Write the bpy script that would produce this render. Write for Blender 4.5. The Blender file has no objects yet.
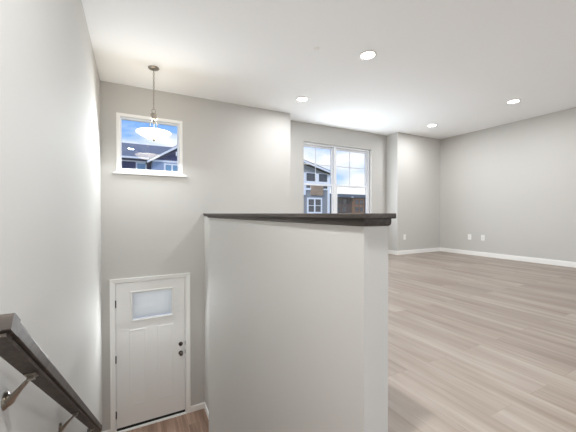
import bpy, bmesh, math, random
from mathutils import Vector, Matrix
random.seed(7)
S = bpy.context.scene
C = S.collection
PI = math.pi

# ------------------------------------------------------------ measured place
ZE, ZC = -2.104, 2.678          # entry floor, ceiling (upper floor is z = 0)
XL, XR = -0.356, 6.586          # left and right walls
YB, YN = 4.709, 5.041           # back wall, alcove wall
XA, XB = 2.509, 5.153           # alcove sides
YR = -4.6                       # rear wall
HX, HX2, HY, HYJ = 0.67, 1.001, 0.75, 2.98   # half wall faces

# ------------------------------------------------------------ camera
cam_d = bpy.data.cameras.new('camera')
cam = bpy.data.objects.new('camera', cam_d)
C.objects.link(cam)
cam_d.sensor_fit = 'HORIZONTAL'
cam_d.sensor_width = 36.0
cam_d.lens = 300.38 / 576 * 36
cam_d.clip_start = 0.02
cam_d.clip_end = 500
_yaw, _pitch, _roll = math.radians(27.574), math.radians(0.509), math.radians(0.047)
cam.matrix_world = (Matrix.Translation((0, 0, 0.911)) @ Matrix.Rotation(-_yaw, 4, 'Z')
                    @ Matrix.Rotation(PI / 2 - _pitch, 4, 'X') @ Matrix.Rotation(-_roll, 4, 'Z'))
S.camera = cam

# ------------------------------------------------------------ view + exposure
S.view_settings.view_transform = 'Standard'
S.view_settings.look = 'None'
S.view_settings.gamma = 1
S.view_settings.use_curve_mapping = False
S.view_settings.exposure = 0.68
S.cycles.max_bounces = 10
S.cycles.diffuse_bounces = 7
S.cycles.transparent_max_bounces = 16
S.cycles.sample_clamp_indirect = 6
S.cycles.caustics_reflective = False
S.cycles.caustics_refractive = False

# ------------------------------------------------------------ sky
W = bpy.data.worlds.new('sky')
S.world = W
W.use_nodes = True
nt = W.node_tree
nt.nodes.clear()
def wn(t, **k):
    n = nt.nodes.new(t)
    for a, b in k.items():
        setattr(n, a, b)
    return n
tc = wn('ShaderNodeTexCoord')
sep = wn('ShaderNodeSeparateXYZ')
nt.links.new(tc.outputs['Generated'], sep.inputs[0])
ramp = wn('ShaderNodeValToRGB')
nt.links.new(sep.outputs['Z'], ramp.inputs[0])
ramp.color_ramp.elements[0].position = 0.0
ramp.color_ramp.elements[0].color = (0.62, 0.80, 1.0, 1)
ramp.color_ramp.elements[1].position = 0.55
ramp.color_ramp.elements[1].color = (0.10, 0.28, 0.78, 1)
e = ramp.color_ramp.elements.new(0.2)
e.color = (0.22, 0.46, 0.95, 1)
mp = wn('ShaderNodeMapping')
mp.inputs['Scale'].default_value = (1.0, 1.0, 3.2)
mp.inputs['Location'].default_value = (0.35, 0.2, 0.62)
nt.links.new(tc.outputs['Generated'], mp.inputs[0])
noi = wn('ShaderNodeTexNoise')
noi.inputs['Scale'].default_value = 3.2
noi.inputs['Detail'].default_value = 6
noi.inputs['Roughness'].default_value = 0.5
nt.links.new(mp.outputs[0], noi.inputs['Vector'])
# more cloud towards the horizon and towards +X
m1 = wn('ShaderNodeMath', operation='MULTIPLY_ADD')
nt.links.new(sep.outputs['Z'], m1.inputs[0])
m1.inputs[1].default_value = -0.85
nt.links.new(noi.outputs['Fac'], m1.inputs[2])
m2 = wn('ShaderNodeMath', operation='MULTIPLY_ADD')
nt.links.new(sep.outputs['X'], m2.inputs[0])
m2.inputs[1].default_value = 0.10
nt.links.new(m1.outputs[0], m2.inputs[2])
cr = wn('ShaderNodeValToRGB')
cr.color_ramp.elements[0].position = 0.33
cr.color_ramp.elements[0].color = (0, 0, 0, 1)
cr.color_ramp.elements[1].position = 0.48
cr.color_ramp.elements[1].color = (1, 1, 1, 1)
nt.links.new(m2.outputs[0], cr.inputs[0])
mix = wn('ShaderNodeMixRGB')
mix.inputs[2].default_value = (0.95, 0.97, 1.0, 1)
nt.links.new(cr.outputs[0], mix.inputs[0])
nt.links.new(ramp.outputs[0], mix.inputs[1])
bg = wn('ShaderNodeBackground')
bg.inputs['Strength'].default_value = 0.76
nt.links.new(mix.outputs[0], bg.inputs[0])
wo = wn('ShaderNodeOutputWorld')
nt.links.new(bg.outputs[0], wo.inputs[0])

# ------------------------------------------------------------ lights of the room, with added fill
def area(name, loc, rot, sx, sy, power, col=(1, 1, 1), shape='RECTANGLE', spread=PI):
    d = bpy.data.lights.new(name, 'AREA')
    d.shape = shape
    d.size = sx
    d.size_y = sy
    d.energy = power
    d.color = col
    d.spread = spread
    o = bpy.data.objects.new(name, d)
    C.objects.link(o)
    o.location = loc
    o.rotation_euler = rot
    return o
# rear and side lamps are added fill at unseen, assumed patio windows
area('rear_fill', (2.0, YR + 0.08, 1.25), (PI / 2, 0, 0), 4.2, 2.1, 9, (0.85, 0.94, 1.0))
area('high_window_daylight', (0.255, YB - 0.20, 1.90), (-PI / 2 + 0.65, 0, 0), 0.72, 0.6, 18, (0.90, 0.96, 1.0))
area('door_window_daylight', (0.268, YB - 0.08, -0.388), (-PI / 2 + 0.3, 0, 0), 0.5, 0.36, 8, (0.92, 0.97, 1.0))
area('side_fill', (XR - 0.06, -2.6, 1.2), (0, PI / 2, 0), 2.1, 3.3, 38, (0.85, 0.94, 1.0))
area('door_daylight', (0.268, YB + 0.10, -0.388), (-PI / 2, 0, 0), 0.5, 0.36, 0.25, (1.0, 1.0, 0.98))
sun = bpy.data.lights.new('sun', 'SUN')
sun.energy = 1.7
sun.color = (1.0, 0.97, 0.92)
sun.angle = math.radians(1.5)
suno = bpy.data.objects.new('sun', sun)
C.objects.link(suno)
suno.rotation_euler = Vector((-0.75, -0.45, 0.72)).to_track_quat('Z', 'Y').to_euler()
CAN_POWER = 10.6
area('alcove_daylight', (3.85, YN + 0.04, 1.5), (-PI / 2, 0, 0), 1.6, 1.5, 26, (0.88, 0.95, 1.0))
CAN_SPOTS = [(2.35, 2.57), (2.35, 4.02), (5.36, 4.02), (5.36, 2.57),
             (2.35, -0.3), (5.36, -0.3), (2.35, -2.9), (5.36, -2.9), (0.0, 0.42)]  # four unseen downlights added as fill, then the stair-top one seen mirrored
for i, (x, y) in enumerate(CAN_SPOTS):
    area('can_or_fill', (x, y, ZC - 0.022), (0, 0, 0), 0.13, 0.13, CAN_POWER if i < 8 else 40, (0.965, 0.985, 1.0), 'DISK')
PEND = (0.25, 4.0)
for k, (dz, pw) in enumerate([(-0.065, 0.4)]):
    pb = bpy.data.lights.new('pendant_bulb', 'POINT')
    pb.energy = pw
    pb.color = (1.0, 0.93, 0.84)
    pb.shadow_soft_size = 0.02
    pbo = bpy.data.objects.new('pendant_bulb', pb)
    C.objects.link(pbo)
    pbo.location = (PEND[0], PEND[1], 1.93 + dz)

# ------------------------------------------------------------ materials
def srgb(r, g, b):
    f = lambda c: (c / 255 / 12.92) if c / 255 <= 0.04045 else ((c / 255 + 0.055) / 1.055) ** 2.4
    return (f(r), f(g), f(b), 1)
class Mt:
    def __init__(s, name, col=(.8, .8, .8, 1), rough=.6, metal=0, spec=.5):
        s.m = bpy.data.materials.new(name)
        s.m.use_nodes = True
        s.t = s.m.node_tree
        s.p = s.t.nodes['Principled BSDF']
        s.p.inputs['Base Color'].default_value = col
        s.p.inputs['Roughness'].default_value = rough
        s.p.inputs['Metallic'].default_value = metal
        s.p.inputs['Specular IOR Level'].default_value = spec
    def n(s, t, **k):
        n = s.t.nodes.new(t)
        for a, b in k.items():
            setattr(n, a, b)
        return n
    def l(s, a, b):
        s.t.links.new(a, b)
    def coords(s, scale=(1, 1, 1), rot=(0, 0, 0)):
        tc = s.n('ShaderNodeTexCoord')
        mp = s.n('ShaderNodeMapping')
        mp.inputs['Scale'].default_value = scale
        mp.inputs['Rotation'].default_value = rot
        s.l(tc.outputs['Object'], mp.inputs[0])
        return mp.outputs[0]
    def noise(s, vec, scale, detail=4, rough=.5):
        n = s.n('ShaderNodeTexNoise')
        n.inputs['Scale'].default_value = scale
        n.inputs['Detail'].default_value = detail
        n.inputs['Roughness'].default_value = rough
        s.l(vec, n.inputs['Vector'])
        return n.outputs['Fac']
    def bump(s, h, strength, dist=.002):
        b = s.n('ShaderNodeBump')
        b.inputs['Strength'].default_value = strength
        b.inputs['Distance'].default_value = dist
        s.l(h, b.inputs['Height'])
        s.l(b.outputs[0], s.p.inputs['Normal'])
    def ramp(s, fac, stops):
        r = s.n('ShaderNodeValToRGB')
        els = r.color_ramp.elements
        els[0].position, els[0].color = stops[0]
        els[1].position, els[1].color = stops[-1]
        for p, c in stops[1:-1]:
            e = els.new(p)
            e.color = c
        s.l(fac, r.inputs[0])
        return r.outputs[0]

def paint(name, col, rough, bscale, bstr):
    m = Mt(name, col, rough, spec=.3)
    v = m.coords()
    m.bump(m.noise(v, bscale, 3, .6), bstr, .001)
    return m.m
M_WALL = paint('greige wall paint', srgb(197, 195, 191), .75, 130, .25)
M_HALF = paint('half wall paint', srgb(197, 195, 191), .7, 130, .25)
M_CEIL = paint('white textured ceiling paint', srgb(248, 249, 250), .85, 40, .6)
M_TRIM = paint('white semi gloss trim paint', srgb(240, 239, 236), .35, 60, .05)
M_DOOR = paint('white door paint', srgb(236, 235, 233), .4, 60, .05)
M_VINYL = paint('white vinyl', srgb(238, 240, 244), .4, 50, .03)
M_PLASTIC = paint('white plastic', srgb(240, 239, 235), .35, 60, .02)

def plank(name, tones, grain_dark, rough):
    m = Mt(name, rough=rough, spec=.45)
    tcn = m.n('ShaderNodeTexCoord')
    sp = m.n('ShaderNodeSeparateXYZ')
    m.l(tcn.outputs['Object'], sp.inputs[0])
    cb = m.n('ShaderNodeCombineXYZ')        # planks run along Y
    m.l(sp.outputs['Y'], cb.inputs['X'])
    m.l(sp.outputs['X'], cb.inputs['Y'])
    def brick(c1, c2, mortar):
        b = m.n('ShaderNodeTexBrick')
        b.offset = .37
        b.offset_frequency = 2
        b.squash = 1
        b.inputs['Color1'].default_value = c1
        b.inputs['Color2'].default_value = c2
        b.inputs['Mortar'].default_value = mortar
        b.inputs['Scale'].default_value = 1
        b.inputs['Mortar Size'].default_value = .0013
        b.inputs['Mortar Smooth'].default_value = .3
        b.inputs['Brick Width'].default_value = 1.22
        b.inputs['Row Height'].default_value = .178
        m.l(cb.outputs[0], b.inputs['Vector'])
        return b
    bk = brick((0, 0, 0, 1), (1, 1, 1, 1), (.5, .5, .5, 1))
    base = m.ramp(bk.outputs['Color'], tones)
    # per plank offset of the grain
    ad = m.n('ShaderNodeVectorMath', operation='MULTIPLY_ADD')
    m.l(bk.outputs['Color'], ad.inputs[0])
    ad.inputs[1].default_value = (7, 13, 0)
    m.l(cb.outputs[0], ad.inputs[2])
    mp = m.n('ShaderNodeMapping')
    mp.inputs['Scale'].default_value = (0.9, 20, 1)
    m.l(ad.outputs[0], mp.inputs[0])
    g = m.noise(mp.outputs[0], 1.0, 6, .62)
    mp2 = m.n('ShaderNodeMapping')
    mp2.inputs['Scale'].default_value = (.7, 5, 1)
    m.l(ad.outputs[0], mp2.inputs[0])
    g2 = m.noise(mp2.outputs[0], 1.2, 3, .5)
    gr = m.ramp(g, [(.30, grain_dark), (.62, (1, 1, 1, 1))])
    gr2 = m.ramp(g2, [(.32, tuple(min(1, c * 1.1) for c in grain_dark[:3]) + (1,)), (.6, (1, 1, 1, 1))])
    def mul(a, b):
        x = m.n('ShaderNodeMixRGB', blend_type='MULTIPLY')
        x.inputs[0].default_value = 1
        m.l(a, x.inputs[1])
        m.l(b, x.inputs[2])
        return x.outputs[0]
    col = mul(mul(base, gr), gr2)
    seam = m.ramp(bk.outputs['Fac'], [(.0, (1, 1, 1, 1)), (1.0, (.80, .77, .74, 1))])
    m.l(mul(col, seam), m.p.inputs['Base Color'])
    inv = m.n('ShaderNodeMath', operation='SUBTRACT')
    inv.inputs[0].default_value = 1
    m.l(bk.outputs['Fac'], inv.inputs[1])
    m.bump(inv.outputs[0], .3, .001)
    return m.m
M_FLOOR = plank('light greige plank floor', [(0, srgb(166, 155, 145)), (.5, srgb(159, 147, 136)), (1, srgb(149, 137, 127))],
                (.70, .665, .64, 1), .4)
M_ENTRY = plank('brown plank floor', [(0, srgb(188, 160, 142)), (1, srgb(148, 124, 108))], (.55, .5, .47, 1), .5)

def wood(name, dark, light, axis):
    m = Mt(name, rough=.5, spec=.3)
    sc = [55, 55, 55]
    sc[axis] = 3
    v = m.coords(tuple(sc))
    n = m.noise(v, 1.0, 6, .65)
    m.l(m.ramp(n, [(.3, dark), (.7, light)]), m.p.inputs['Base Color'])
    m.bump(n, .15, .001)
    return m.m
M_WOODY = wood('dark grey stained wood, grain along the stairs', srgb(46, 40, 36), srgb(84, 75, 68), 1)
M_WOODX = wood('dark grey stained wood, grain across', srgb(46, 40, 36), srgb(84, 75, 68), 0)

def metal(name, col, rough):
    m = Mt(name, col, rough, 1)
    v = m.coords((1, 1, 1))
    m.bump(m.noise(v, 300, 2), .03, .0005)
    return m.m
M_NICKEL = metal('brushed nickel', srgb(158, 150, 140), .28)
M_BRONZE = metal('dark aged metal', srgb(60, 54, 50), .35)
M_BLACK = Mt('black rubber', srgb(22, 21, 21), .7).m
M_STEEL = metal('satin door hardware', srgb(130, 124, 118), .25)

def glow(name, col, strength):
    m = Mt(name, col, .4)
    m.p.inputs['Emission Color'].default_value = col
    m.p.inputs['Emission Strength'].default_value = strength
    v = m.coords()
    n = m.noise(v, 9, 3)
    m.l(m.ramp(n, [(.3, tuple(c * .93 for c in col[:3]) + (1,)), (.7, col)]), m.p.inputs['Emission Color'])
    return m.m
M_BOWL = glow('frosted alabaster glass, lit', (1.0, .87, .69, 1), 2.8)
M_LENS = glow('lit downlight lens', (1.0, .96, .90, 1), 14)

def glass(name, tint=(1, 1, 1, 1), refl=.055, rough=0.0):
    m = bpy.data.materials.new(name)
    m.use_nodes = True
    t = m.node_tree
    t.nodes.clear()
    o = t.nodes.new('ShaderNodeOutputMaterial')
    mx = t.nodes.new('ShaderNodeMixShader')
    tr = t.nodes.new('ShaderNodeBsdfTransparent')
    tr.inputs[0].default_value = tint
    gl = t.nodes.new('ShaderNodeBsdfGlossy')
    gl.inputs['Roughness'].default_value = rough
    lw = t.nodes.new('ShaderNodeLayerWeight')     # Schlick reflectance, the same from both sides
    lw.inputs['Blend'].default_value = .5
    pw = t.nodes.new('ShaderNodeMath')
    pw.operation = 'POWER'
    pw.inputs[1].default_value = 5
    t.links.new(lw.outputs['Facing'], pw.inputs[0])
    fr = t.nodes.new('ShaderNodeMath')
    fr.operation = 'MULTIPLY_ADD'
    fr.inputs[1].default_value = 1 - refl
    fr.inputs[2].default_value = refl
    t.links.new(pw.outputs[0], fr.inputs[0])
    t.links.new(fr.outputs[0], mx.inputs[0])
    t.links.new(tr.outputs[0], mx.inputs[1])
    t.links.new(gl.outputs[0], mx.inputs[2])
    t.links.new(mx.outputs[0], o.inputs[0])
    return m
M_GLASS = glass('clear window glass')
m = Mt('frosted white blind', srgb(235, 240, 244), .5)
m.p.inputs['Transmission Weight'].default_value = 0
_tr = m.n('ShaderNodeBsdfTranslucent')
_tr.inputs[0].default_value = (.97, .95, .92, 1)
_mx = m.n('ShaderNodeMixShader')
_mx.inputs[0].default_value = .9
m.l(m.p.outputs[0], _mx.inputs[1])
m.l(_tr.outputs[0], _mx.inputs[2])
m.l(_mx.outputs[0], m.t.nodes['Material Output'].inputs[0])
M_BLIND = m.m

def siding(name, col, col2, pitch=.16):
    m = Mt(name, col, .7)
    v = m.coords()
    w = m.n('ShaderNodeTexWave', wave_type='BANDS', bands_direction='Z', wave_profile='SAW')
    w.inputs['Scale'].default_value = .314 / pitch
    m.l(v, w.inputs['Vector'])
    m.l(m.ramp(w.outputs['Fac'], [(0, col2), (.15, col), (1, col)]), m.p.inputs['Base Color'])
    return m.m
M_NAVY = siding('dark navy lap siding', srgb(40, 54, 104), srgb(28, 40, 80))
M_BLUE = siding('light blue grey lap siding', srgb(150, 170, 200), srgb(120, 140, 170))
M_GREYS = siding('grey lap siding', srgb(150, 153, 156), srgb(122, 125, 128))
def shingle(name, a, b):
    m = Mt(name, a, .9)
    v = m.coords()
    m.l(m.ramp(m.noise(v, 6, 5, .7), [(.35, a), (.65, b)]), m.p.inputs['Base Color'])
    return m.m
M_ROOF = shingle('slate grey roof shingles', srgb(98, 104, 116), srgb(124, 128, 138))
M_ROOF2 = shingle('dark green grey roof shingles', srgb(62, 68, 66), srgb(92, 98, 94))
def brickm(name, a, b, mo):
    m = Mt(name, a, .85)
    tcn = m.n('ShaderNodeTexCoord')
    sp = m.n('ShaderNodeSeparateXYZ')
    m.l(tcn.outputs['Object'], sp.inputs[0])
    cb = m.n('ShaderNodeCombineXYZ')
    m.l(sp.outputs['X'], cb.inputs['X'])
    m.l(sp.outputs['Z'], cb.inputs['Y'])
    k = m.n('ShaderNodeTexBrick')
    k.inputs['Color1'].default_value = a
    k.inputs['Color2'].default_value = b
    k.inputs['Mortar'].default_value = mo
    k.inputs['Scale'].default_value = 1
    k.inputs['Brick Width'].default_value = .4
    k.inputs['Row Height'].default_value = .14
    k.inputs['Mortar Size'].default_value = .01
    m.l(cb.outputs[0], k.inputs['Vector'])
    m.l(k.outputs[0], m.p.inputs['Base Color'])
    return m.m
M_TAN = brickm('tan stone veneer', srgb(178, 150, 124), srgb(158, 132, 108), srgb(150, 136, 120))
M_BRICK = brickm('orange brown brick', srgb(158, 112, 80), srgb(140, 98, 70), srgb(130, 110, 92))
M_BROWN = brickm('dark brown brick', srgb(104, 84, 76), srgb(86, 70, 64), srgb(90, 80, 74))
M_EXTW = paint('white exterior trim', srgb(244, 246, 250), .5, 20, .05)
M_PANE = Mt('blue window pane', srgb(120, 165, 195), .08, spec=.8).m
M_PANED = Mt('dark window pane', srgb(48, 56, 66), .08, spec=.8).m
def ground_mat():
    m = Mt('mown grass', srgb(90, 110, 70), .9)
    v = m.coords()
    m.l(m.ramp(m.noise(v, .8, 6, .7), [(.3, srgb(78, 98, 62)), (.7, srgb(120, 128, 96))]), m.p.inputs['Base Color'])
    return m.m
M_GRASS = ground_mat()

# ------------------------------------------------------------ mesh helpers
def box(bm, x0, x1, y0, y1, z0, z1):
    v = [bm.verts.new(p) for p in ((x0, y0, z0), (x1, y0, z0), (x1, y1, z0), (x0, y1, z0),
                                   (x0, y0, z1), (x1, y0, z1), (x1, y1, z1), (x0, y1, z1))]
    for f in ((3, 2, 1, 0), (4, 5, 6, 7), (0, 1, 5, 4), (1, 2, 6, 5), (2, 3, 7, 6), (3, 0, 4, 7)):
        bm.faces.new([v[i] for i in f])
def prism(bm, pts, vec):
    """polygon (3D points) extruded by vec"""
    a = [bm.verts.new(p) for p in pts]
    b = [bm.verts.new(Vector(p) + Vector(vec)) for p in pts]
    n = len(pts)
    bm.faces.new(a[::-1])
    bm.faces.new(b)
    for i in range(n):
        bm.faces.new((a[i], a[(i + 1) % n], b[(i + 1) % n], b[i]))
def lathe(bm, prof, cx=0, cy=0, cz=0, n=40, axis='Z'):
    rings = []
    for r, z in prof:
        ring = []
        for k in range(n):
            a = 2 * PI * k / n
            p = (r * math.cos(a), r * math.sin(a), z)
            if axis == 'Y':
                p = (p[0], p[2], p[1])
            if axis == 'X':
                p = (p[2], p[0], p[1])
            ring.append(bm.verts.new((p[0] + cx, p[1] + cy, p[2] + cz)))
        rings.append(ring)
    for a, b in zip(rings, rings[1:]):
        for k in range(n):
            bm.faces.new((a[k], a[(k + 1) % n], b[(k + 1) % n], b[k]))
    bm.faces.new(rings[0][::-1])
    bm.faces.new(rings[-1])
def tube(bm, pts, rad, n=10, flat=1.0):
    pts = [Vector(p) for p in pts]
    rads = rad if isinstance(rad, (list, tuple)) else [rad] * len(pts)
    rings = []
    up = None
    for i, p in enumerate(pts):
        t = (pts[min(i + 1, len(pts) - 1)] - pts[max(i - 1, 0)]).normalized()
        if up is None:
            up = Vector((0, 0, 1)) if abs(t.z) < .9 else Vector((1, 0, 0))
        u = (up - t * up.dot(t)).normalized()
        up = u
        w = t.cross(u)
        rings.append([bm.verts.new(p + (u * math.cos(2 * PI * k / n) * flat + w * math.sin(2 * PI * k / n)) * rads[i]) for k in range(n)])
    for a, b in zip(rings, rings[1:]):
        for k in range(n):
            bm.faces.new((a[k], a[(k + 1) % n], b[(k + 1) % n], b[k]))
    bm.faces.new(rings[0][::-1])
    bm.faces.new(rings[-1])
def torus(bm, c, R, r, mat=Matrix.Identity(3), n=24, k=8, sx=1.0):
    vs = []
    for i in range(n):
        a = 2 * PI * i / n
        row = []
        for j in range(k):
            b = 2 * PI * j / k
            p = Vector(((R + r * math.cos(b)) * math.cos(a) * sx, (R + r * math.cos(b)) * math.sin(a), r * math.sin(b)))
            row.append(bm.verts.new(Vector(c) + mat @ p))
        vs.append(row)
    for i in range(n):
        for j in range(k):
            bm.faces.new((vs[i][j], vs[(i + 1) % n][j], vs[(i + 1) % n][(j + 1) % k], vs[i][(j + 1) % k]))
def obj(name, bm, mat, parent=None, bevel=0, smooth=False, seg=2):
    bmesh.ops.recalc_face_normals(bm, faces=bm.faces)
    me = bpy.data.meshes.new(name)
    bm.to_mesh(me)
    bm.free()
    me.materials.append(mat)
    if smooth:
        for p in me.polygons:
            p.use_smooth = True
        try:
            me.set_sharp_from_angle(angle=math.radians(40))
        except Exception:
            pass
    o = bpy.data.objects.new(name, me)
    C.objects.link(o)
    if bevel:
        b = o.modifiers.new('bevel', 'BEVEL')
        b.width = bevel
        b.segments = seg
        b.limit_method = 'ANGLE'
        b.harden_normals = False
    if parent:
        o.parent = parent
    return o
def boxes(name, lst, mat, parent=None, bevel=0):
    bm = bmesh.new()
    for b in lst:
        box(bm, *b)
    return obj(name, bm, mat, parent, bevel)
def empty(name, loc):
    o = bpy.data.objects.new(name, None)
    C.objects.link(o)
    o.location = loc
    o.empty_display_size = .1
    return o
def tag(o, label, cat=None, group=None, kind=None):
    o['label'] = label
    if cat:
        o['category'] = cat
    if group:
        o['group'] = group
    if kind:
        o['kind'] = kind
    return o
def struct(o, label, cat):
    return tag(o, label, cat, kind='structure')
def wall_holes(x0, x1, z0, z1, y0, y1, holes):
    """solid wall boxes in the XZ plane around rectangular holes (hx0,hx1,hz0,hz1)"""
    xs = sorted({x0, x1, *[h[0] for h in holes], *[h[1] for h in holes]})
    zs = sorted({z0, z1, *[h[2] for h in holes], *[h[3] for h in holes]})
    bm = bmesh.new()
    def solid(i, j):
        if not (0 <= i < len(xs) - 1 and 0 <= j < len(zs) - 1):
            return False
        cx, cz = (xs[i] + xs[i + 1]) / 2, (zs[j] + zs[j + 1]) / 2
        return not any(h[0] < cx < h[1] and h[2] < cz < h[3] for h in holes)
    cache = {}
    def V(i, j, y):
        if (i, j, y) not in cache:
            cache[(i, j, y)] = bm.verts.new((xs[i], y, zs[j]))
        return cache[(i, j, y)]
    for i in range(len(xs) - 1):
        for j in range(len(zs) - 1):
            if not solid(i, j):
                continue
            bm.faces.new((V(i, j, y0), V(i + 1, j, y0), V(i + 1, j + 1, y0), V(i, j + 1, y0)))
            bm.faces.new((V(i, j, y1), V(i, j + 1, y1), V(i + 1, j + 1, y1), V(i + 1, j, y1)))
            for di, dj, a, b in ((-1, 0, (i, j), (i, j + 1)), (1, 0, (i + 1, j), (i + 1, j + 1)),
                                 (0, -1, (i, j), (i + 1, j)), (0, 1, (i, j + 1), (i + 1, j + 1))):
                if not solid(i + di, j + dj):
                    bm.faces.new((V(*a, y0), V(*b, y0), V(*b, y1), V(*a, y1)))
    return bm

# ------------------------------------------------------------ structure
T = .14
# openings
W1 = (-0.128, 0.638, 1.487, 2.238)
DO = (-0.205, 0.725, ZE, -0.035)
W2 = (2.977, 4.712, 0.66, 2.318)
struct(obj('wall_back', wall_holes(XL, XA, ZE, ZC, YB, YB + .16, [W1, DO]), M_WALL),
       'tall greige back wall holding the entry door and the small high window', 'wall')
bm = wall_holes(XA - T, XB + T, -.3, ZC, YN, YN + .16, [W2])
box(bm, XA - T, XA, YB + .16, YN, -.3, ZC)
box(bm, XB, XB + T, YB + T, YN, -.3, ZC)
struct(obj('wall_alcove', bm, M_WALL), 'greige set-back wall around the wide window', 'wall')
struct(boxes('wall_nook', [(XB, XR, YB, YB + T, -.3, ZC)], M_WALL),
       'narrow greige wall between the window alcove and the right-hand corner', 'wall')
struct(boxes('wall_right', [(XR, XR + T, -.95, YB + T, -.3, ZC), (XR, XR + T, YR, -4.25, -.3, ZC), (XR, XR + T, -4.25, -.95, -.3, .1), (XR, XR + T, -4.25, -.95, 2.3, ZC)], M_WALL),
       'long plain greige wall on the right with two outlets', 'wall')
struct(boxes('wall_left', [(XL - T, XL, YR, YB + .16, ZE, ZC)], M_WALL),
       'greige wall on the left beside the handrail', 'wall')
struct(obj('wall_rear', wall_holes(XL - T, XR + T, -.3, ZC, YR - T, YR, [(-.1, 4.1, .2, 2.4)]), M_WALL),
       'greige wall behind the viewer', 'wall')
struct(boxes('ceiling', [(XL - T, XR + T, YR - T, YN + .16, ZC, ZC + .12)], M_CEIL),
       'white lightly textured ceiling over the whole room', 'ceiling')
# half wall, going down to the entry as the side of the stairwell
WT, CAPT = .108, .893
bm = bmesh.new()
for b in ((HX, HX + WT, HY, HYJ, ZE, CAPT), (HX + WT, HX2 + WT, HYJ - WT, HYJ, ZE, CAPT),
          (HX2, HX2 + WT, HYJ, YB, ZE, CAPT), (HX, HX + WT, .45, HY, ZE, -.3)):
    box(bm, *b)
struct(obj('wall_half', bm, M_HALF), 'greige half wall between the stairwell and the room, capped with dark wood', 'half wall')
# floors
struct(boxes('floor', [(XL, XR, YR, .60, -.3, 0), (HX, XR, .60, HY, -.3, 0), (HX + WT, XR, HY, HYJ - WT, -.3, 0),
                       (HX2 + WT, XR, HYJ - WT, YB, -.3, 0), (XA, XB, YB, YN, -.3, 0)], M_FLOOR),
       'light greige wood-look plank floor of the upper room', 'floor')
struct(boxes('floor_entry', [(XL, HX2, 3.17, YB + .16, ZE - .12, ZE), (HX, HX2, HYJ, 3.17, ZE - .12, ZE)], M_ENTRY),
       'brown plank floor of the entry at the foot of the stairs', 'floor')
# stairs
R, G = -ZE / 11, .2568
bm = bmesh.new()
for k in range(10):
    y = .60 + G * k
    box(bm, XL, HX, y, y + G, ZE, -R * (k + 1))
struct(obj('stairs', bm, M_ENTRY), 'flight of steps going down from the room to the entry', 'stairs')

# baseboards
def baseboard(name, runs, label):
    """runs: (x0,x1,y0,y1,z0) thin boxes; the top has a small chamfer"""
    bm = bmesh.new()
    for (x0, x1, y0, y1, z) in runs:
        box(bm, x0, x1, y0, y1, z, z + .078)
        dx = .005 if (x1 - x0) < (y1 - y0) else 0
        dy = .005 if dx == 0 else 0
        box(bm, x0 + dx, x1, y0 + dy, y1, z + .078, z + .088)
    return struct(obj(name, bm, M_TRIM), label, 'baseboard')
B = .014
baseboard('baseboard_right', [(XR - B, XR, .45, YB, 0)], 'white baseboard along the long right wall')
baseboard('baseboard_nook', [(XB, XR - B, YB - B, YB, 0), (XB - B, XB, YB - B, YN, 0)],
          'white baseboard under the narrow far wall and round its corner')
baseboard('baseboard_alcove', [(XA, XB - B, YN - B, YN, 0)], 'white baseboard in the window alcove')
baseboard('baseboard_back', [(HX2 + WT, XA, YB - B, YB, 0)], 'white baseboard behind the half wall')
baseboard('baseboard_entry', [(.784, HX2 - B, YB - B, YB, ZE), (HX2 - B, HX2, HYJ, YB, ZE),
                              (XL, -.262, YB - B, YB, ZE)], 'white baseboard at the bottom beside the entry door')
baseboard('baseboard_half', [(HX, HX + WT, HY - B, HY, 0), (HX + WT, HX + WT + B, HY, HYJ - WT, 0)],
          'white baseboard round the foot of the half wall')

# ------------------------------------------------------------ ledge on the half wall
led = tag(empty('wooden_ledge', (HX, HY, CAPT)), 'dark grey-brown stained wooden cap running along the top of the half wall', 'ledge')
o_ = .019
def local(o, par):
    o.matrix_parent_inverse = par.matrix_basis.inverted()
    return o
z0, z1 = .893, .911
outer = [(HX - o_, HY - o_), (HX + WT + o_, HY - o_), (HX + WT + o_, HYJ - WT - o_), (HX2 + WT + o_, HYJ - WT - o_),
         (HX2 + WT + o_, YB), (HX2 - o_, YB), (HX2 - o_, HYJ + o_), (HX - o_, HYJ + o_)]
bm = bmesh.new()
prism(bm, [(x, y, z0) for x, y in outer], (0, 0, z1 - z0))
local(obj('top_board', bm, M_WOODY, led, .003), led)
# moulding under the board: a strip with a rounded lower edge swept round the wall
prof = [(.0004, .893), (.007, .893), (.007, .881), (.006, .875), (.004, .870), (.0004, .868)]
def sweep(bm, path, prof):
    """path in XY with outward normals to the left-hand side already baked as offsets"""
    n = len(path)
    rings = []
    for i, (x, y) in enumerate(path):
        def nrm(a, b):
            d = Vector((b[0] - a[0], b[1] - a[1])).normalized()
            return Vector((d.y, -d.x))
        ns = []
        if i > 0:
            ns.append(nrm(path[i - 1], path[i]))
        if i < n - 1:
            ns.append(nrm(path[i], path[i + 1]))
        m = sum(ns, Vector((0, 0)))
        m = m / (m.length ** 2) * len(ns) if len(ns) == 2 else ns[0]
        if len(ns) == 2:
            m = (ns[0] + ns[1]) / (1 + ns[0].dot(ns[1]))
        rings.append([bm.verts.new((x + m.x * d, y + m.y * d, z)) for d, z in prof])
    k = len(prof)
    for a, b in zip(rings, rings[1:]):
        for j in range(k):
            bm.faces.new((a[j], a[(j + 1) % k], b[(j + 1) % k], b[j]))
    bm.faces.new(rings[0][::-1])
    bm.faces.new(rings[-1])
bm = bmesh.new()
sweep(bm, [(HX2, YB), (HX2, HYJ), (HX, HYJ), (HX, HY), (HX + WT, HY), (HX + WT, HYJ - WT), (HX2 + WT, HYJ - WT), (HX2 + WT, YB)],
      prof)
bmesh.ops.recalc_face_normals(bm, faces=bm.faces)
mould = local(obj('moulding', bm, M_WOODY, led), led)

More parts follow.
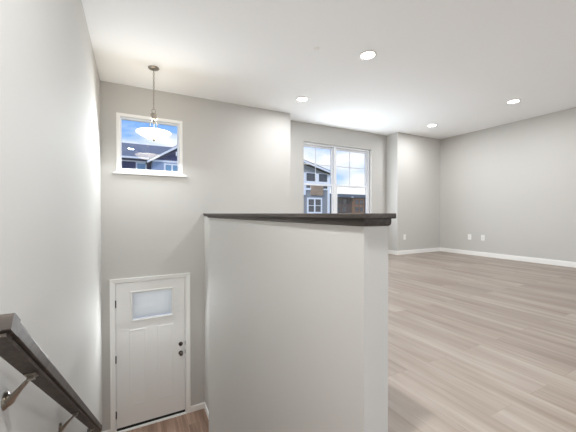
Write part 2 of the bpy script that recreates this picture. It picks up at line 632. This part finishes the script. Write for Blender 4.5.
# ------------------------------------------------------------ entry door
yF = YB + .006            # door face
d1 = struct(empty('door_1', (.26, YB, ZE)), 'white entry door with a small blind-covered window and two tall panels', 'door')
def dpart(name, bm, mat, par=None, **k):
    return local(obj(name, bm, mat, par or d1, **k), d1) if par is None else obj(name, bm, mat, par, **k)
SX0, SX1, SZ0, SZ1 = -.190, .709, ZE + .060, -.049
LX0, LX1, LZ0, LZ1 = .013, .523, -.572, -.203     # glass
PANELS = [(-.02, .175), (.34, .53)]
bm = wall_holes(SX0, SX1, SZ0, SZ1, yF, yF + .044, [(LX0, LX1, LZ0, LZ1)])
slab = dpart('door_slab', bm, M_DOOR)
def ring(bm, x0, x1, z0, z1, w, y, prof):
    """picture-frame moulding: prof is a list of (inset, lift towards the room)"""
    loops = []
    for ins, lift in prof:
        loops.append([bm.verts.new((x, y - lift, z)) for x, z in
                      ((x0 + ins, z0 + ins), (x1 - ins, z0 + ins), (x1 - ins, z1 - ins), (x0 + ins, z1 - ins))])
    for a, b in zip(loops, loops[1:]):
        for k in range(4):
            bm.faces.new((a[k], a[(k + 1) % 4], b[(k + 1) % 4], b[k]))
    return loops
bm = bmesh.new()
ring(bm, LX0 - .028, LX1 + .028, LZ0 - .028, LZ1 + .028, .03, yF, [(0, -.001), (.002, .010), (.010, .012), (.026, .005), (.030, -.012)])
lf = obj('window_frame', bm, M_DOOR, d1)
local(lf, d1)
for (px0, px1) in PANELS:
    bm = bmesh.new()
    lp = ring(bm, px0 - .012, px1 + .012, -1.785, -.712, .03, yF, [(0, -.0005), (.006, .003), (.016, .0035), (.030, .001)])
    bm.faces.new(lp[-1])
    local(obj('panel', bm, M_DOOR, d1), d1)
bm = bmesh.new()
box(bm, LX0 - .004, LX1 + .004, yF + .010, yF + .013, LZ0 - .004, LZ1 + .004)
pane = local(obj('pane', bm, M_GLASS, d1), d1)
bm = bmesh.new()
for k in range(25):
    z = LZ0 + .006 + k * .0149
    prism(bm, [(LX0 + .002, yF + .019, z + .0015), (LX0 + .002, yF + .026, z + .0150), (LX0 + .002, yF + .0268, z + .0146), (LX0 + .002, yF + .0198, z + .0011)],
          (LX1 - LX0 - .004, 0, 0))
tag(local(obj('blind', bm, M_BLIND, d1), d1), 'closed white mini blind')
bm = bmesh.new()
box(bm, LX0 - .004, LX1 + .004, yF + .032, yF + .035, LZ0 - .004, LZ1 + .004)
local(obj('pane', bm, M_GLASS, d1), d1)
# jamb with stop
bm = bmesh.new()
box(bm, DO[0], SX0 - .005, YB, YB + .16, ZE, DO[3])
box(bm, SX1 + .005, DO[1], YB, YB + .16, ZE, DO[3])
box(bm, SX0 - .005, SX1 + .005, YB, YB + .16, SZ1 + .004, DO[3])
box(bm, SX0 - .005, SX0 + .012, yF + .050, YB + .16, ZE + .03, SZ1 + .004)
box(bm, SX1 - .012, SX1 + .005, yF + .050, YB + .16, ZE + .03, SZ1 + .004)
box(bm, SX0 + .012, SX1 - .012, yF + .050, YB + .16, SZ1 - .012, SZ1 + .004)
local(obj('jamb', bm, M_TRIM, d1), d1)
bm = bmesh.new()
CX0, CX1, CZ = -.262, .784, .014
cw = .058
for (a, b_) in (((CX0, CX0 + cw), 1), ((CX1 - cw, CX1), -1)):
    x0, x1 = a
    s = b_
    o0, o1 = (x0, x1) if s == 1 else (x1, x0)
    # profile: thick outer bead, thinner inner edge
    zt0, zt1 = CZ, CZ - cw
    pts = [(o0, 0), (o0, .017), (o0 + s * .012, .017), (o0 + s * .02, .012), (o0 + s * (cw - .008), .009), (o1, .006), (o1, 0)]
    base = [bm.verts.new((x, YB - d, ZE)) for x, d in pts]
    top = [bm.verts.new((x, YB - d, CZ - abs(x - o0))) for x, d in pts]
    n = len(pts)
    for i in range(n):
        bm.faces.new((base[i], base[(i + 1) % n], top[(i + 1) % n], top[i]))
    bm.faces.new(base)
    bm.faces.new(top)
pts = [(0, 0), (0, .017), (.012, .017), (.02, .012), (cw - .008, .009), (cw, .006), (cw, 0)]
l = [bm.verts.new((CX0 + t, YB - d, CZ - t)) for t, d in pts]
r = [bm.verts.new((CX1 - t, YB - d, CZ - t)) for t, d in pts]
for i in range(len(pts)):
    j = (i + 1) % len(pts)
    bm.faces.new((l[i], l[j], r[j], r[i]))
local(obj('casing', bm, M_TRIM, d1), d1)
# threshold, sweep
bm = bmesh.new()
prism(bm, [(SX0 - .015, YB - .016, ZE), (SX0 - .015, YB - .012, ZE + .018), (SX0 - .015, YB + .05, ZE + .024), (SX0 - .015, YB + .15, ZE + .02), (SX0 - .015, YB + .15, ZE)],
      (SX1 - SX0 + .03, 0, 0))
local(obj('threshold', bm, M_TRIM, d1), d1)
local(boxes('door_sweep', [(SX0, SX1, yF + .006, yF + .040, ZE + .020, SZ0)], M_BLACK, d1), d1)
for z in (-.327, -1.088, -1.849):
    bm = bmesh.new()
    lathe(bm, [(.0, -.052), (.004, -.052), (.0065, -.047), (.0065, .047), (.004, .052), (0, .052)], SX0 - .003, YB - .005, z, 14)
    box(bm, SX0 - .005, SX0 + .002, YB - .003, YB + .012, z - .046, z + .046)
    local(obj('hinge', bm, M_BRONZE, d1, smooth=True), d1)
# knob and deadbolt
kn = empty('door_knob', (0, 0, 0))
kn.parent = d1
local(kn, d1)
bpy.data.objects.remove(kn)
bm = bmesh.new()
lathe(bm, [(0, 0), (.031, 0), (.033, -.004), (.030, -.009), (.014, -.012), (.012, -.030), (.018, -.036), (.026, -.044), (.028, -.054), (.024, -.063), (.013, -.068), (0, -.069)],
      .648, yF, -1.172, 32, 'Y')
local(obj('door_knob', bm, M_STEEL, d1, smooth=True), d1)
bm = bmesh.new()
lathe(bm, [(0, 0), (.029, 0), (.031, -.004), (.028, -.012), (.014, -.014), (0, -.014)], .648, yF, -1.038, 32, 'Y')
db = local(obj('deadbolt', bm, M_STEEL, d1, smooth=True), d1)
bm = bmesh.new()
box(bm, .643, .653, yF - .032, yF - .0138, -1.056, -1.020)
obj('thumb_turn', bm, M_BRONZE, db, .002)
for z in (-1.038, -1.172):
    local(boxes('strike_plate', [(SX1 + .0005, SX1 + .0052, YB - .001, YB + .020, z - .028, z + .028)], M_BRONZE, d1), d1)

# ------------------------------------------------------------ windows
def pane_box(name, par, root, x0, x1, z0, z1, y):
    return local(boxes(name, [(x0, x1, y, y + .006, z0, z1)], M_GLASS, par), root)
w1 = struct(empty('window_1', (.255, YB, 1.46)), 'small white-framed window high on the back wall behind the pendant', 'window')
bm = bmesh.new()
x0, x1, zz0, zz1 = W1
fo = .045
ring(bm, x0 - fo, x1 + fo, zz0 - .001, zz1 + fo, 0, YB, [(0, 0), (0, .012), (fo - .006, .010), (fo, .004), (fo, -.05)])
local(obj('casing', bm, M_TRIM, w1), w1)
bm = bmesh.new()
ring(bm, x0, x1, zz0, zz1, 0, YB, [(0, -.001), (.001, -.04), (.010, -.041), (.016, -.050), (.016, -.10), (0, -.101), (0, -.04)])
local(obj('window_frame', bm, M_VINYL, w1), w1)
pane_box('pane', w1, w1, x0 + .012, x1 - .012, zz0 + .012, zz1 - .012, YB + .085)
bm = bmesh.new()
box(bm, -.216, .740, YB - .032, YB, 1.452, 1.472)
box(bm, x0, x1, YB, YB + .05, 1.472, 1.4875)
box(bm, -.19, .715, YB - .013, YB, 1.472, 1.486)
local(obj('window_sill', bm, M_TRIM, w1, .003), w1)

w2 = struct(empty('window_2', (3.85, YN, .66)), 'wide twin double-hung window with white frame in the alcove', 'window')
yW = YN + .06
x0, x1, zz0, zz1 = W2
MX0, MX1 = 3.700, 3.842
bm = bmesh.new()
box(bm, x0, x0 + .028, yW, yW + .08, zz0, zz1)
box(bm, x1 - .045, x1, yW, yW + .08, zz0, zz1)
box(bm, x0 + .028, x1 - .045, yW, yW + .08, zz1 - .04, zz1)
box(bm, x0 + .028, x1 - .045, yW, yW + .08, zz0, zz0 + .04)
box(bm, 3.735, 3.805, yW - .006, yW + .08, zz0 + .04, zz1 - .04)
local(obj('window_frame', bm, M_VINYL, w2, .003), w2)
ZM = 1.49
for (a, b_) in ((x0 + .028, 3.735), (3.805, x1 - .045)):
    for top in (True, False):
        yy = yW + (.042 if top else .014)
        s0, s1 = (ZM - .018, zz1 - .04) if top else (zz0 + .04, ZM + .018)
        st = .036
        bm = bmesh.new()
        box(bm, a, a + st * (.4 if a < 3.2 else 1), yy, yy + .026, s0, s1)
        box(bm, b_ - st, b_, yy, yy + .026, s0, s1)
        ia, ib = a + st * (.4 if a < 3.2 else 1), b_ - st
        box(bm, ia, ib, yy, yy + .026, s0, s0 + st)
        box(bm, ia, ib, yy, yy + .026, s1 - st, s1)
        sash = local(obj('sash', bm, M_VINYL, w2, .002), w2)
        obj('pane', (lambda q: (box(q, ia, ib, yy + .010, yy + .014, s0 + st, s1 - st), q)[1])(bmesh.new()), M_GLASS, sash)
        if top:
            gx = 3.325 if a < 3.2 else 4.205
            bm = bmesh.new()
            box(bm, gx - .008, gx + .008, yy + .015, yy + .021, s0 + st, s1 - st)
            gz = 1.900
            box(bm, ia, gx - .008, yy + .015, yy + .021, gz - .008, gz + .008)
            box(bm, gx + .008, ib, yy + .015, yy + .021, gz - .008, gz + .008)
            obj('grille', bm, M_VINYL, sash)
local(boxes('window_sill', [(x0 - .03, x1 + .03, YN - .03, YN, zz0 - .022, zz0), (x0, x1, YN, yW, zz0 - .001, zz0 + .004)], M_TRIM, w2, .003), w2)
w3 = struct(empty('window_added_rear', (2.0, YR, .2)), 'wide patio window added unseen behind the viewer for fill light', 'window')  # unseen window, added as the opening for the rear fill lamp
local(boxes('window_frame', [(-.1, -.04, YR - .1, YR - .03, .2, 2.4), (4.04, 4.1, YR - .1, YR - .03, .2, 2.4), (-.04, 4.04, YR - .1, YR - .03, .2, .26),
                             (-.04, 4.04, YR - .1, YR - .03, 2.34, 2.4), (1.96, 2.04, YR - .1, YR - .03, .26, 2.34)], M_VINYL, w3), w3)
local(boxes('pane', [(-.04, 1.96, YR - .07, YR - .065, .26, 2.34), (2.04, 4.04, YR - .07, YR - .065, .26, 2.34)], M_GLASS, w3), w3)

w4 = struct(empty('window_added_side', (XR, -2.6, .1)), 'wide patio window added unseen in the long right wall, behind the viewer, for fill light', 'window')  # assumed window out of view, added to go with the side fill
local(boxes('window_frame', [(XR + .04, XR + .11, -4.25, -4.19, .1, 2.3), (XR + .04, XR + .11, -1.01, -.95, .1, 2.3), (XR + .04, XR + .11, -4.19, -1.01, .1, .16),
                             (XR + .04, XR + .11, -4.19, -1.01, 2.24, 2.3), (XR + .04, XR + .11, -2.64, -2.56, .16, 2.24)], M_VINYL, w4), w4)
local(boxes('pane', [(XR + .07, XR + .075, -4.19, -2.64, .16, 2.24), (XR + .07, XR + .075, -2.56, -1.01, .16, 2.24)], M_GLASS, w4), w4)

# ------------------------------------------------------------ handrail
TS = .745
CS = 1 / math.hypot(1, TS)
sl = Vector((0, CS, -TS * CS))       # down the stairs
nl = Vector((0, TS * CS, CS))        # away from the slope
Ytop0, Ytop1 = .925, 3.235
def P(x, s, n):
    """s: distance down the slope from the upper end, n: height above the line of the rail's top"""
    base = Vector((0, Ytop0, .911 + .458 - TS * Ytop0))
    p = base + sl * s + nl * n
    return (x, p.y, p.z)
Ls = (Ytop1 - Ytop0) / CS
hr = tag(empty('handrail', (-.29, 2.1, -.2)), 'dark stained wooden stair handrail sloping down the left wall', 'handrail')
XI, XO = -.245, -.302
cap = [(XO, -.004), (XO + .004, 0), (XI - .008, 0), (XI - .002, -.003), (XI, -.010), (XI, -.040), (XI - .002, -.042), (XO, -.042)]
low = [(XO + .004, -.042), (XI - .011, -.042), (XI - .008, -.046), (XI - .010, -.054), (XO + .006, -.054)]
bm = bmesh.new()
L0 = .056
for pf, e in ((cap, 0), (low, .009)):
    a = [bm.verts.new(P(x, L0, n)) for x, n in pf]
    b = [bm.verts.new(P(x, Ls - L0, n)) for x, n in pf]
    k = len(pf)
    for i in range(k):
        bm.faces.new((a[i], a[(i + 1) % k], b[(i + 1) % k], b[i]))
    bm.faces.new(a); bm.faces.new(b)
local(obj('rail', bm, M_WOODY, hr), hr)
# returns to the wall at both ends
for s_a, s_b, sg in ((0, L0, 1), (Ls, Ls - L0, -1)):
    bm = bmesh.new()
    capr = [(0, -.010), (.002, -.003), (.008, 0), (L0, 0), (L0, -.042), (.002, -.042), (0, -.040)]
    lowr = [(.011, -.042), (L0, -.042), (L0, -.054), (.010, -.054), (.008, -.046)]
    for pf, xi in ((capr, XI), (lowr, XI - .009)):
        a = [bm.verts.new(P(xi, s_a + sg * s, n)) for s, n in pf]
        b = [bm.verts.new(P(XL, s_a + sg * s, n)) for s, n in pf]
        k = len(pf)
        for i in range(k):
            bm.faces.new((a[i], a[(i + 1) % k], b[(i + 1) % k], b[i]))
        bm.faces.new(a); bm.faces.new(b)
    local(obj('rail_return', bm, M_WOODX, hr), hr)
for yc in (1.20, 2.0, 2.80):
    zc = .911 + .458 - TS * yc - .054 / CS
    br = bmesh.new()
    wy, wz = yc + .045, zc - .085
    lathe(br, [(0, 0), (.026, 0), (.028, .003), (.024, .008), (.010, .011), (0, .011)], XL, wy, wz, 28, 'X')
    wp = local(obj('wall_plate', br, M_NICKEL, hr, smooth=True), hr)
    bm = bmesh.new()
    tube(bm, [(XL + .008, wy, wz - .010), (XL + .020, wy - .008, wz + .008), (XL + .042, wy - .024, wz + .036), (-.290, yc + .008, zc - .020), (-.277, yc, zc - .008)],
         [.022, .018, .013, .010, .009], 16, .55)
    local(obj('bracket_arm', bm, M_NICKEL, hr, smooth=True), hr)
    bm = bmesh.new()
    for s0_, s1_, n0, n1, w in ((-.022, .022, -.004, 0, .014), (-.010, .010, -.016, -.003, .010)):
        c0 = Vector((-.278, yc, zc))
        pts = [c0 + Vector((w, 0, 0)) + sl * s0_ + nl * n0, c0 + Vector((w, 0, 0)) + sl * s1_ + nl * n0, c0 + Vector((w, 0, 0)) + sl * s1_ + nl * n1, c0 + Vector((w, 0, 0)) + sl * s0_ + nl * n1]
        prism(bm, pts, (-2 * w, 0, 0))
    local(obj('saddle', bm, M_NICKEL, hr, .002), hr)

# ------------------------------------------------------------ pendant
px, py = PEND
pd = tag(empty('pendant_light', (px, py, ZC)), 'brushed nickel pendant with a lit frosted glass bowl hanging over the entry', 'pendant light')
bm = bmesh.new()
lathe(bm, [(0, 0), (.062, 0), (.064, -.006), (.058, -.014), (.035, -.021), (.014, -.024), (.010, -.034), (0, -.036)], px, py, ZC, 36)
local(obj('canopy', bm, M_NICKEL, pd, smooth=True), pd)
bm = bmesh.new()
zt, zb = ZC - .034, 2.175
n = int((zt - zb) / .026)
for k in range(n):
    z = zt - .013 - k * (zt - zb) / n
    m3 = Matrix.Rotation(PI / 2, 3, 'X') if k % 2 else (Matrix.Rotation(PI / 2, 3, 'Z') @ Matrix.Rotation(PI / 2, 3, 'X'))
    torus(bm, (px, py, z), .0140, .0036, m3, 12, 6, .62)
tube(bm, [(px + .004, py, zt), (px + .006, py + .003, 2.45), (px - .003, py - .003, 2.3), (px, py, zb)], .0022, 6)
local(obj('chain', bm, M_NICKEL, pd, smooth=True), pd)
bm = bmesh.new()
torus(bm, (px, py, 2.155), .022, .004, Matrix.Rotation(PI / 2, 3, 'X'))
local(obj('hanging_loop', bm, M_NICKEL, pd, smooth=True), pd)
bm = bmesh.new()
lathe(bm, [(0, 2.136), (.012, 2.134), (.03, 2.124), (.036, 2.108), (.036, 2.066), (.026, 2.050), (.014, 2.044), (.011, 2.02), (.008, 1.99), (0, 1.98)], px, py, 0, 32)
bmesh.ops.transform(bm, matrix=Matrix.Identity(4), verts=bm.verts)
local(obj('stem', bm, M_NICKEL, pd, smooth=True), pd)
ZRIM, RB = 1.893, .195
for k in range(3):
    a = 2 * PI * k / 3 + .5
    bm = bmesh.new()
    f = lambda r_, z: (px + r_ * math.cos(a), py + r_ * math.sin(a), z)
    tube(bm, [f(.018, 2.060), f(.040, 2.035), f(.048, 2.0), f(.056, 1.94), f(.085, 1.87), f(.10, 1.842)], .0048, 8)
    local(obj('arm', bm, M_NICKEL, pd, smooth=True), pd)
bm = bmesh.new()
outp = [(.004, -.080), (.05, -.076), (.09, -.064), (.13, -.044), (.168, -.020), (.187, -.006), (RB, 0)]
inp = [(RB - .002, .006), (RB - .008, .004), (.180, -.004), (.162, -.015), (.126, -.037), (.086, -.056), (.048, -.067), (.004, -.071)]
lathe(bm, [(r_, z) for r_, z in outp + inp], px, py, ZRIM, 56)
local(obj('glass_bowl', bm, M_BOWL, pd, smooth=True), pd)
bm = bmesh.new()
lathe(bm, [(0, -.078), (.020, -.080), (.022, -.085), (.012, -.092), (.010, -.099), (.006, -.106), (0, -.108)], px, py, ZRIM, 24)
local(obj('finial', bm, M_NICKEL, pd, smooth=True), pd)

# ------------------------------------------------------------ ceiling lights
LBL = {0: 'round recessed ceiling light, highest in the view, above the near end of the wooden ledge',
       1: 'round recessed ceiling light just in front of the window alcove corner',
       2: 'round recessed ceiling light nearest the far right corner of the room',
       3: 'round recessed ceiling light closest to the long right wall',
       4: 'round recessed ceiling light over the stair top, seen only mirrored in the small window'}
def can_light(x, y):
    t = empty('recessed_light', (x, y, ZC))
    bm = bmesh.new()
    lathe(bm, [(.073, 0), (.098, 0), (.098, -.003), (.090, -.008), (.078, -.010), (.073, -.006), (.073, 0)], 0, 0, 0, 40)
    bmesh.ops.delete(bm, geom=[f for f in bm.faces if len(f.verts) > 4], context='FACES_ONLY')
    obj('trim_ring', bm, M_PLASTIC, t, smooth=True)
    bm = bmesh.new()
    lathe(bm, [(0, 0), (.0725, 0), (.0725, -.006), (.05, -.009), (0, -.010)], 0, 0, 0, 40)
    obj('lens', bm, M_LENS, t, smooth=True)
    return t
first = can_light(*CAN_SPOTS[0])
for i, (x, y) in enumerate(CAN_SPOTS[:4] + CAN_SPOTS[-1:]):
    if i == 0:
        t = first
    else:
        t = first.copy()
        C.objects.link(t)
        t.location = (x, y, ZC)
        for ch in list(first.children):
            c = ch.copy()
            C.objects.link(c)
            c.parent = t
    tag(t, LBL[i], 'ceiling light', 'recessed ceiling lights')
bm = bmesh.new()
lathe(bm, [(0, 0), (.032, 0), (.032, -.002), (.026, -.006), (.006, -.007), (.006, -.012), (0, -.012)], 1.772, 2.725, ZC, 28)
sp_ = obj('sprinkler_cover', bm, M_PLASTIC, smooth=True)
tag(sp_, 'tiny flush white cover on the ceiling left of the nearest recessed light', 'sprinkler cover')

# ------------------------------------------------------------ outlets
def outlet(name, w, h, label, duplex):
    t = empty(name, (0, 0, 0))
    obj('cover_plate', (lambda q: (box(q, -w / 2, w / 2, -.006, 0, -h / 2, h / 2), q)[1])(bmesh.new()), M_PLASTIC, t, .003)
    for dz in (.0195, -.0195):
        bm = bmesh.new()
        box(bm, -.017, .017, -.0085, -.0055, dz - .0145, dz + .0145)
        s = obj('socket', bm, M_PLASTIC, t, .003)
        bm = bmesh.new()
        box(bm, -.0085, -.0055, -.0088, -.0084, dz - .003, dz + .006)
        box(bm, .0055, .0085, -.0088, -.0084, dz - .003, dz + .006)
        box(bm, -.002, .002, -.0088, -.0084, dz - .011, dz - .006)
        obj('slots', bm, M_BLACK, s)
    return tag(t, label, 'outlet', 'wall outlets')
o1 = outlet('wall_outlet', .074, .118, 'white outlet low on the narrow far wall, left of the room corner', True)
o1.location = (5.376, YB, .385)
for (yy, w, lb) in ((3.995, .074, 'white outlet low on the long right wall, the one nearer the corner'),
                    (3.715, .074, 'white outlet low on the long right wall, the one farther from the corner')):
    t = outlet('wall_outlet', w, .118, lb, True)
    t.location = (XR, yy, .390)
    t.rotation_euler = (0, 0, -PI / 2)
    if lb.endswith('farther from the corner'):
        pass

# ------------------------------------------------------------ outside
GZ = ZE - .15
struct(boxes('ground', [(-80, 140, YN + .3, 140, GZ - .2, GZ)], M_GRASS), 'grassy ground outside the building', 'ground')

def ext_window(par, root, x0, x1, z0, z1, y, glassmat, cols=1, rows=2, fw=.10, frame=M_EXTW):
    fr = boxes('window', [(x0, x0 + fw, y - .06, y, z0, z1), (x1 - fw, x1, y - .06, y, z0, z1),
                          (x0 + fw, x1 - fw, y - .06, y, z0, z0 + fw), (x0 + fw, x1 - fw, y - .06, y, z1 - fw, z1)]
               + [(x0 + (x1 - x0) * k / cols - fw / 2, x0 + (x1 - x0) * k / cols + fw / 2, y - .05, y, z0 + fw, z1 - fw) for k in range(1, cols)]
               + [(x0 + fw, x1 - fw, y - .045, y, z0 + (z1 - z0) * k / rows - .03, z0 + (z1 - z0) * k / rows + .03) for k in range(1, rows)],
               frame, root)
    local(fr, root)
    obj('pane', (lambda q: (box(q, x0 + fw * .5, x1 - fw * .5, y - .02, y - .005, z0 + fw * .5, z1 - fw * .5), q)[1])(bmesh.new()), glassmat, fr)
    return fr
# navy townhouse seen through the small window
hA = tag(empty('townhouse', (2, 36, GZ)), 'navy and light blue townhouse with white gable trim, seen through the small high window', 'house')
AY = 36
local(boxes('wall', [(-12, 1.74, AY, AY + 9, GZ, 6.75), (1.74, 7.2, AY, AY + 9, GZ, 6.75)], M_NAVY, hA), hA)
bm = bmesh.new()
prism(bm, [(-12.4, AY - .5, 6.72), (-12.4, AY + 4.5, 9.28), (-12.4, AY + 9.5, 6.72)], (19.6, 0, 0))
local(obj('roof', bm, M_ROOF, hA), hA)
local(boxes('fascia', [(-12.4, 1.7, AY - .62, AY - .5, 6.70, 6.88), (-12.4, 1.7, AY - .08, AY - .01, 6.42, 6.54)], M_EXTW, hA), hA)
ext_window(None, hA, .46, 1.52, 4.2, 6.40, AY, M_PANE, 1, 2, .15)
ext_window(None, hA, -3.2, -1.9, 4.2, 6.40, AY, M_PANE, 1, 2, .15)
GY = 33.5
local(boxes('bay_wall', [(1.95, 7.1, GY, AY, GZ, 6.25)], M_BLUE, hA), hA)
bm = bmesh.new()
prism(bm, [(1.95, GY, 6.25), (7.1, GY, 6.25), (4.52, GY, 7.80)], (0, 5, 0))
local(obj('gable', bm, M_NAVY, hA), hA)
bm = bmesh.new()
sx = (7.86 - 6.25) / (4.67 - 1.95)
prism(bm, [(1.45, GY - .3, 5.98), (4.52, GY - .3, 7.88), (7.55, GY - .3, 5.98), (7.55, GY - .3, 6.2), (4.52, GY - .3, 8.10), (1.45, GY - .3, 6.2)], (0, .12, 0))
prism(bm, [(1.9, GY - .07, 6.20), (7.1, GY - .07, 6.20), (7.1, GY - .07, 6.40), (1.9, GY - .07, 6.40)], (0, .06, 0))
local(obj('gable_trim', bm, M_EXTW, hA), hA)
bm = bmesh.new()
prism(bm, [(1.40, GY - .18, 6.18), (4.52, GY - .18, 8.10), (7.6, GY - .18, 6.18), (7.6, GY - .18, 6.26), (4.52, GY - .18, 8.20), (1.40, GY - .18, 6.26)], (0, 7, 0))
local(obj('gable_roof', bm, M_ROOF, hA), hA)
ext_window(None, hA, 3.03, 5.4, 4.2, 6.1, GY, M_PANE, 3, 1, .16)
local(boxes('vent_pipe', [(4.15, 4.27, GY - .34, GY - .3, 6.9, 7.35)], M_EXTW, hA), hA)

# grey house seen through the left half of the wide window
HYy = 28
hB = tag(empty('grey_house', (16, HYy, GZ)), 'grey sided house with white trim and tan stone panel, left in the wide window', 'house')
local(boxes('wall', [(8.2, 19.85, HYy, HYy + 10, GZ, 5.3)], M_GREYS, hB), hB)
bm = bmesh.new()
prism(bm, [(8.2, HYy, 5.3), (19.85, HYy, 5.3), (13.9, HYy, 6.95)], (0, 10, 0))
local(obj('gable', bm, M_GREYS, hB), hB)
bm = bmesh.new()
prism(bm, [(7.7, HYy - .4, 5.28), (13.9, HYy - .4, 7.08), (20.4, HYy - .4, 5.28), (20.4, HYy - .4, 5.50), (13.9, HYy - .4, 7.34), (7.7, HYy - .4, 5.50)], (0, 11, 0))
local(obj('roof', bm, M_ROOF2, hB), hB)
bm = bmesh.new()
prism(bm, [(7.7, HYy - .5, 5.20), (13.9, HYy - .5, 7.02), (20.4, HYy - .5, 5.20), (20.4, HYy - .5, 5.40), (13.9, HYy - .5, 7.22), (7.7, HYy - .5, 5.40)], (0, .09, 0))
box(bm, 10, 19.9, HYy - .12, HYy, 4.10, 4.36)
box(bm, 19.65, 19.9, HYy - .1, HYy, GZ, 5.3)
box(bm, 16.3, 16.75, HYy - .1, HYy, 2.9, 5.3)
box(bm, 18.10, 18.40, HYy - .1, HYy, 4.36, 5.3)
box(bm, 16.75, 17.4, HYy - .1, HYy, 3.45, 3.62)
box(bm, 19.0, 19.65, HYy - .1, HYy, 3.52, 3.66)
local(obj('trim_boards', bm, M_EXTW, hB), hB)
for (a, b_, c_, d_) in ((16.8, 18.1, 4.36, 5.35), (18.4, 19.65, 4.36, 5.35)):
    ext_window(None, hB, a, b_, c_, d_, HYy, M_PANED, 1, 1, .06)
for (a, b_) in ((16.8, 17.42), (19.0, 19.65)):
    ext_window(None, hB, a, b_, 3.62, 4.10, HYy, M_PANED, 1, 1, .04)
ext_window(None, hB, 16.95, 18.9, .9, 2.62, HYy, M_PANED, 2, 2, .17)
local(boxes('stone_panel', [(17.42, 19.0, HYy - .14, HYy, 2.92, 4.10)], M_TAN, hB), hB)

# brick apartments far behind
AYy = 60
hC = tag(empty('apartment_building', (48, AYy, GZ)), 'long brown brick apartment building far away, right in the wide window', 'building')
local(boxes('wall', [(34, 75, AYy, AYy + 12, GZ, 4.9)], M_BROWN, hC), hC)
bm = bmesh.new()
prism(bm, [(33, AYy - 1, 4.85), (33, AYy + 4.0, 6.05), (33, AYy + 13, 4.85)], (43, 0, 0))
local(obj('roof', bm, M_ROOF2, hC), hC)
for (a, b_) in ((49.6, 53.0), (38.5, 41.5), (60, 63.4)):
    local(boxes('brick_bay', [(a, b_, AYy - .8, AYy, GZ, 4.75)], M_BRICK, hC), hC)
for xw in (42.6, 44.6, 46.6, 55.2, 57.4):
    for zb_ in (-.9, 1.2, 3.1):
        ext_window(None, hC, xw, xw + 1.3, zb_, zb_ + 1.3, AYy, M_PANED, 1, 1, .08, M_BROWN)
for (a, b_) in ((49.6, 53.0), (38.5, 41.5), (60, 63.4)):
    for zb_ in (-.7, 1.3, 3.1):
        for k in (0, 1):
            xw = a + .35 + 1.45 * k
            ext_window(None, hC, xw, xw + 1.15, zb_, zb_ + 1.25, AYy - .8, M_PANED, 1, 1, .08, M_BROWN)
for xl in (43.8, 48.6, 54.6):  # small white blocks along the eave edge
    local(boxes('eave_block', [(xl, xl + .7, AYy - 1.06, AYy - 1.0, 4.86, 5.05)], M_EXTW, hC), hC)
